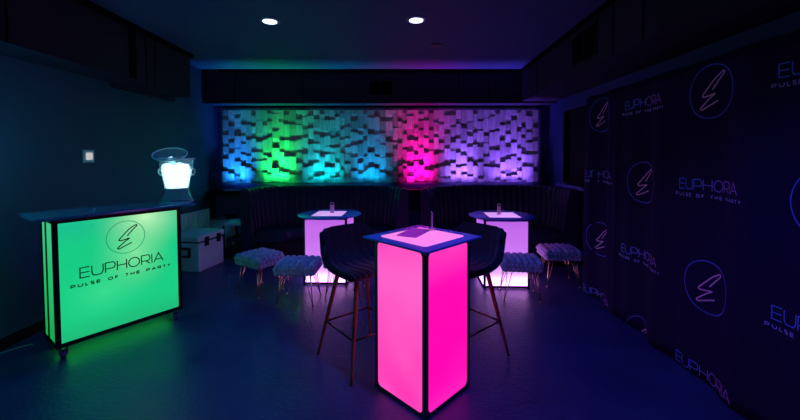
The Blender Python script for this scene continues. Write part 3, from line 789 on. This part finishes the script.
# ------------------------------------------------------------------ curved booths
def booth(label, x0, x1, yb, yf0, yf1, R=.7):
    """U-shaped channelled banquette; back outer faces at x0, x1, yb; arms end at yf0 (left), yf1 (right)"""
    t = thing('booth_sofa', label, 'booth sofa', ((x0 + x1) / 2, yb + .0437 * ((x0 + x1) / 2 + .53), 0), YAW); O = Vector(((x0 + x1) / 2, yb, 0))
    path = []     # (point, inward normal)
    def add(p, n): path.append((Vector((*p, 0)) - O, Vector((*n, 0))))
    st = .0137
    n = int((yb - R - yf0) / st)
    for i in range(n): add((x0, yf0 + (yb - R - yf0) * i / n), (1, 0))
    n = int(R * PI / 2 / st)
    for i in range(n):
        a = PI - PI / 2 * i / n; add((x0 + R + R * math.cos(a), yb - R + R * math.sin(a)), (-math.cos(a), -math.sin(a)))
    n = int((x1 - x0 - 2 * R) / st)
    for i in range(n): add((x0 + R + (x1 - x0 - 2 * R) * i / n, yb), (0, -1))
    n = int(R * PI / 2 / st)
    for i in range(n):
        a = PI / 2 - PI / 2 * i / n; add((x1 - R + R * math.cos(a), yb - R + R * math.sin(a)), (-math.cos(a), -math.sin(a)))
    n = int((yb - R - yf1) / st)
    for i in range(n + 1): add((x1, yb - R - (yb - R - yf1) * i / n), (-1, 0))
    def sweep(name, prof, m, ridge=lambda k: 0):
        bm = bmesh.new(); rows = []
        for i, (p, nn) in enumerate(path):
            rows.append([bm.verts.new(p + nn * (o_ + rk * ridge(i)) + Vector((0, 0, z))) for o_, z, rk in prof])
        L_ = len(prof)
        for a, b_ in zip(rows, rows[1:]):
            for k in range(L_):
                bm.faces.new((a[k], a[(k + 1) % L_], b_[(k + 1) % L_], b_[k])).smooth = True
        bm.faces.new(rows[0][::-1]); bm.faces.new(rows[-1])
        o = finish(name, bm, m, t)
        return o
    rid = lambda i: .030 * abs(math.sin(PI * i / 8)) ** .55
    # back leans: thicker at the base
    sweep('backrest', [(0, .02, 0), (0, 1.03, 0), (.015, 1.055, 0), (.05, 1.068, .3), (.085, 1.055, .7), (.10, 1.02, 1), (.13, .75, 1), (.165, .48, 1), (.175, .40, .4), (.175, .02, 0)], booth_m, rid)
    sweep('seat', [(.176, .30, 0), (.22, .455, 0), (.30, .468, 0), (.56, .462, 0), (.60, .445, 0), (.612, .41, 0), (.605, .31, 0)], booth_m)
    sweep('plinth', [(.176, .0, 0), (.176, .298, 0), (.585, .298, 0), (.585, .0, 0)], dark_m)
booth('dark channelled curved booth on the left, below the green and teal wall', -2.49, -.09, 5.86, 5.12, 5.1)
booth('dark channelled curved booth on the right, below the pink and violet wall', .085, 2.24, 5.86, 5.1, 4.90)

# ------------------------------------------------------------------ corner clutter
ca = math.radians(-8)
ck = thing('cooler', 'pale hard cooler with black latches on the floor behind the green bar', 'cooler', (-2.82, 4.62, 0), ca)
# local x: width to the left is negative, y: length away from camera
bm = bmesh.new(); box(bm, -.44, 0, 0, .50, .0, .385, bev=.02)
for y0 in (.06, .27): box(bm, -.004, .006, y0, y0 + .17, .10, .112, bev=.002)
finish('cooler_body', bm, plastic_m, ck)
bm = bmesh.new(); box(bm, -.448, .008, -.008, .508, .40, .485, bev=.018); box(bm, -.38, -.06, .06, .44, .485, .494, bev=.004); finish('cooler_lid', bm, plastic_m, ck)
bm = bmesh.new(); box(bm, -.432, -.008, .008, .492, .384, .402); finish('gasket', bm, seam_m, ck)
for y0 in (.10, .34):
    bm = bmesh.new(); box(bm, .004, .022, y0, y0 + .07, .33, .45, bev=.004); finish('latch', bm, mat('latch_black', (.015, .015, .02), .45), ck)
bm = bmesh.new()
for a in (-.33, -.15): box(bm, a, a + .03, -.025, .002, .20, .325, bev=.004)
box(bm, -.33, -.12, -.03, -.008, .30, .33, bev=.004); box(bm, -.33, -.12, -.03, -.008, .195, .22, bev=.004)
finish('end_handle', bm, MATS['latch_black'], ck)
# ribbed panel leaning behind
t = thing('ribbed_panel', 'pale ribbed plastic panel standing upright between the cooler and left wall', 'panel', (-3.335, 5.02, 0), math.radians(-4))
bm = bmesh.new(); box(bm, 0, .02, 0, .64, 0, .70, bev=.003)
finish('panel_sheet', bm, plastic_m, t)
bm = bmesh.new()
for i in range(7): box(bm, .02, .034, .01 + i * .101, .022 + i * .101, .02, .69)
for z in (.02, .45, .675): box(bm, .02, .032, .01, .63, z, z + .014)
finish('panel_ribs', bm, plastic_m, t)
# side table
t = thing('side_table', 'small table with a pale top on thin black legs beside the left booth', 'table', (-2.665, 5.46, 0))
bm = bmesh.new(); box(bm, -.185, .155, -.22, .22, .50, .535, bev=.006); finish('table_top', bm, white_m, t)
for sx in (-.165, .135):
    for sy in (-.2, .2):
        bm = bmesh.new(); box(bm, sx - .012, sx + .012, sy - .012, sy + .012, 0, .50); finish('leg', bm, dark_m, t)
for y0 in (-.212, .196):
    bm = bmesh.new(); box(bm, -.177, .147, y0, y0 + .016, .14, .155); finish('rail', bm, dark_m, t)
# crate under it
t = thing('plastic_crate', 'dark plastic crate on the floor under the small side table', 'crate', (-2.675, 5.46, 0))
bm = bmesh.new()
for (a0, a1, b0, b1) in ((-.13, .13, -.17, -.16), (-.13, .13, .16, .17), (-.13, -.12, -.16, .16), (.12, .13, -.16, .16)):
    for z0, z1 in ((0, .05), (.12, .16), (.25, .30)): box(bm, a0, a1, b0, b1, z0, z1)
    for k in range(6):
        if a1 - a0 > .1: xx = a0 + .001 + (a1 - a0 - .014) * k / 5; box(bm, xx, xx + .012, b0, b1, 0, .30)
        else: yy = b0 + (b1 - b0 - .012) * k / 5; box(bm, a0, a1, yy, yy + .012, 0, .30)
box(bm, -.12, .12, -.16, .16, .0, .012)
finish('crate_shell', bm, mat('crate_plastic', (.03, .06, .06), .45), t)
# white box at the back corner with cables
t = thing('storage_box', 'pale lidded box in the back left corner behind the cooler', 'box', (-3.15, 5.95, 0))
bm = bmesh.new(); box(bm, -.19, .19, -.22, .22, 0, .42, bev=.012); finish('box_body', bm, plastic_m, t)
bm = bmesh.new(); box(bm, -.20, .20, -.23, .23, .42, .49, bev=.012); finish('box_lid', bm, white_m, t)
bm = bmesh.new(); r = random.Random(2)
P = [(-.0 + .10 * math.cos(i * .55) * (1 + .3 * math.sin(i)), .07 * math.sin(i * .55) * (1 + .2 * math.cos(i * 1.7)), .010 + i * .0011) for i in range(46)]
tube(bm, P, .007, 6)
tag(finish('cable_coil', bm, seam_m, None, loc=(-3.04, 5.91, .49)), 'loose coil of black cable on the pale box in the corner', 'cable')
t = thing('power_adapter', 'little power adapter with a bright white light near the floor beside the left booth', 'adapter', (-2.80, 5.92, 0))
bm = bmesh.new(); box(bm, -.05, .05, -.035, .035, 0, .16, bev=.006); finish('adapter_body', bm, dark_m, t)
bm = bmesh.new(); box(bm, -.038, .038, -.040, -.034, .12, .150); finish('indicator', bm, mat('indicator_lit', (.8, .8, .8), .4, emit=(.75, 1., 1.), es=1.6), t)

# ------------------------------------------------------------------ world, view, camera
w = bpy.data.worlds.new('w'); bpy.context.scene.world = w; w.use_nodes = True
w.node_tree.nodes['Background'].inputs['Color'].default_value = (0, 0, 0, 1)
vs = bpy.context.scene.view_settings; vs.view_transform = 'Standard'; vs.look = 'None'; vs.gamma = 1; vs.exposure = 0; vs.use_curve_mapping = False
F_, VX, VY, CY, HC = 360., 412.5, 155., 167., 1.55
Y = Vector((VX - 400, CY - VY, F_)).normalized()           # room +Y in camera axes (x right, y up, z forward)
p_ = math.atan((CY - VY) / F_); up = Vector((0, math.cos(p_), math.sin(p_))); up = (up - Y * up.dot(Y)).normalized()
X = up.cross(Y) * -1 if False else Vector((up.y * Y.z - up.z * Y.y, up.z * Y.x - up.x * Y.z, up.x * Y.y - up.y * Y.x))
def room(c): return Vector((X.dot(c), Y.dot(c), up.dot(c)))
r_, u_, b_ = room(Vector((1, 0, 0))), room(Vector((0, 1, 0))), -room(Vector((0, 0, 1)))
cd = bpy.data.cameras.new('camera'); cam = bpy.data.objects.new('camera', cd); C.objects.link(cam)
cam.matrix_world = Matrix(((r_.x, u_.x, b_.x, 0), (r_.y, u_.y, b_.y, 0), (r_.z, u_.z, b_.z, HC), (0, 0, 0, 1)))
cd.sensor_width = 36; cd.lens = F_ / 800 * 36; cd.clip_start = .05; cd.shift_y = (CY - 210) / 800
bpy.context.scene.camera = cam
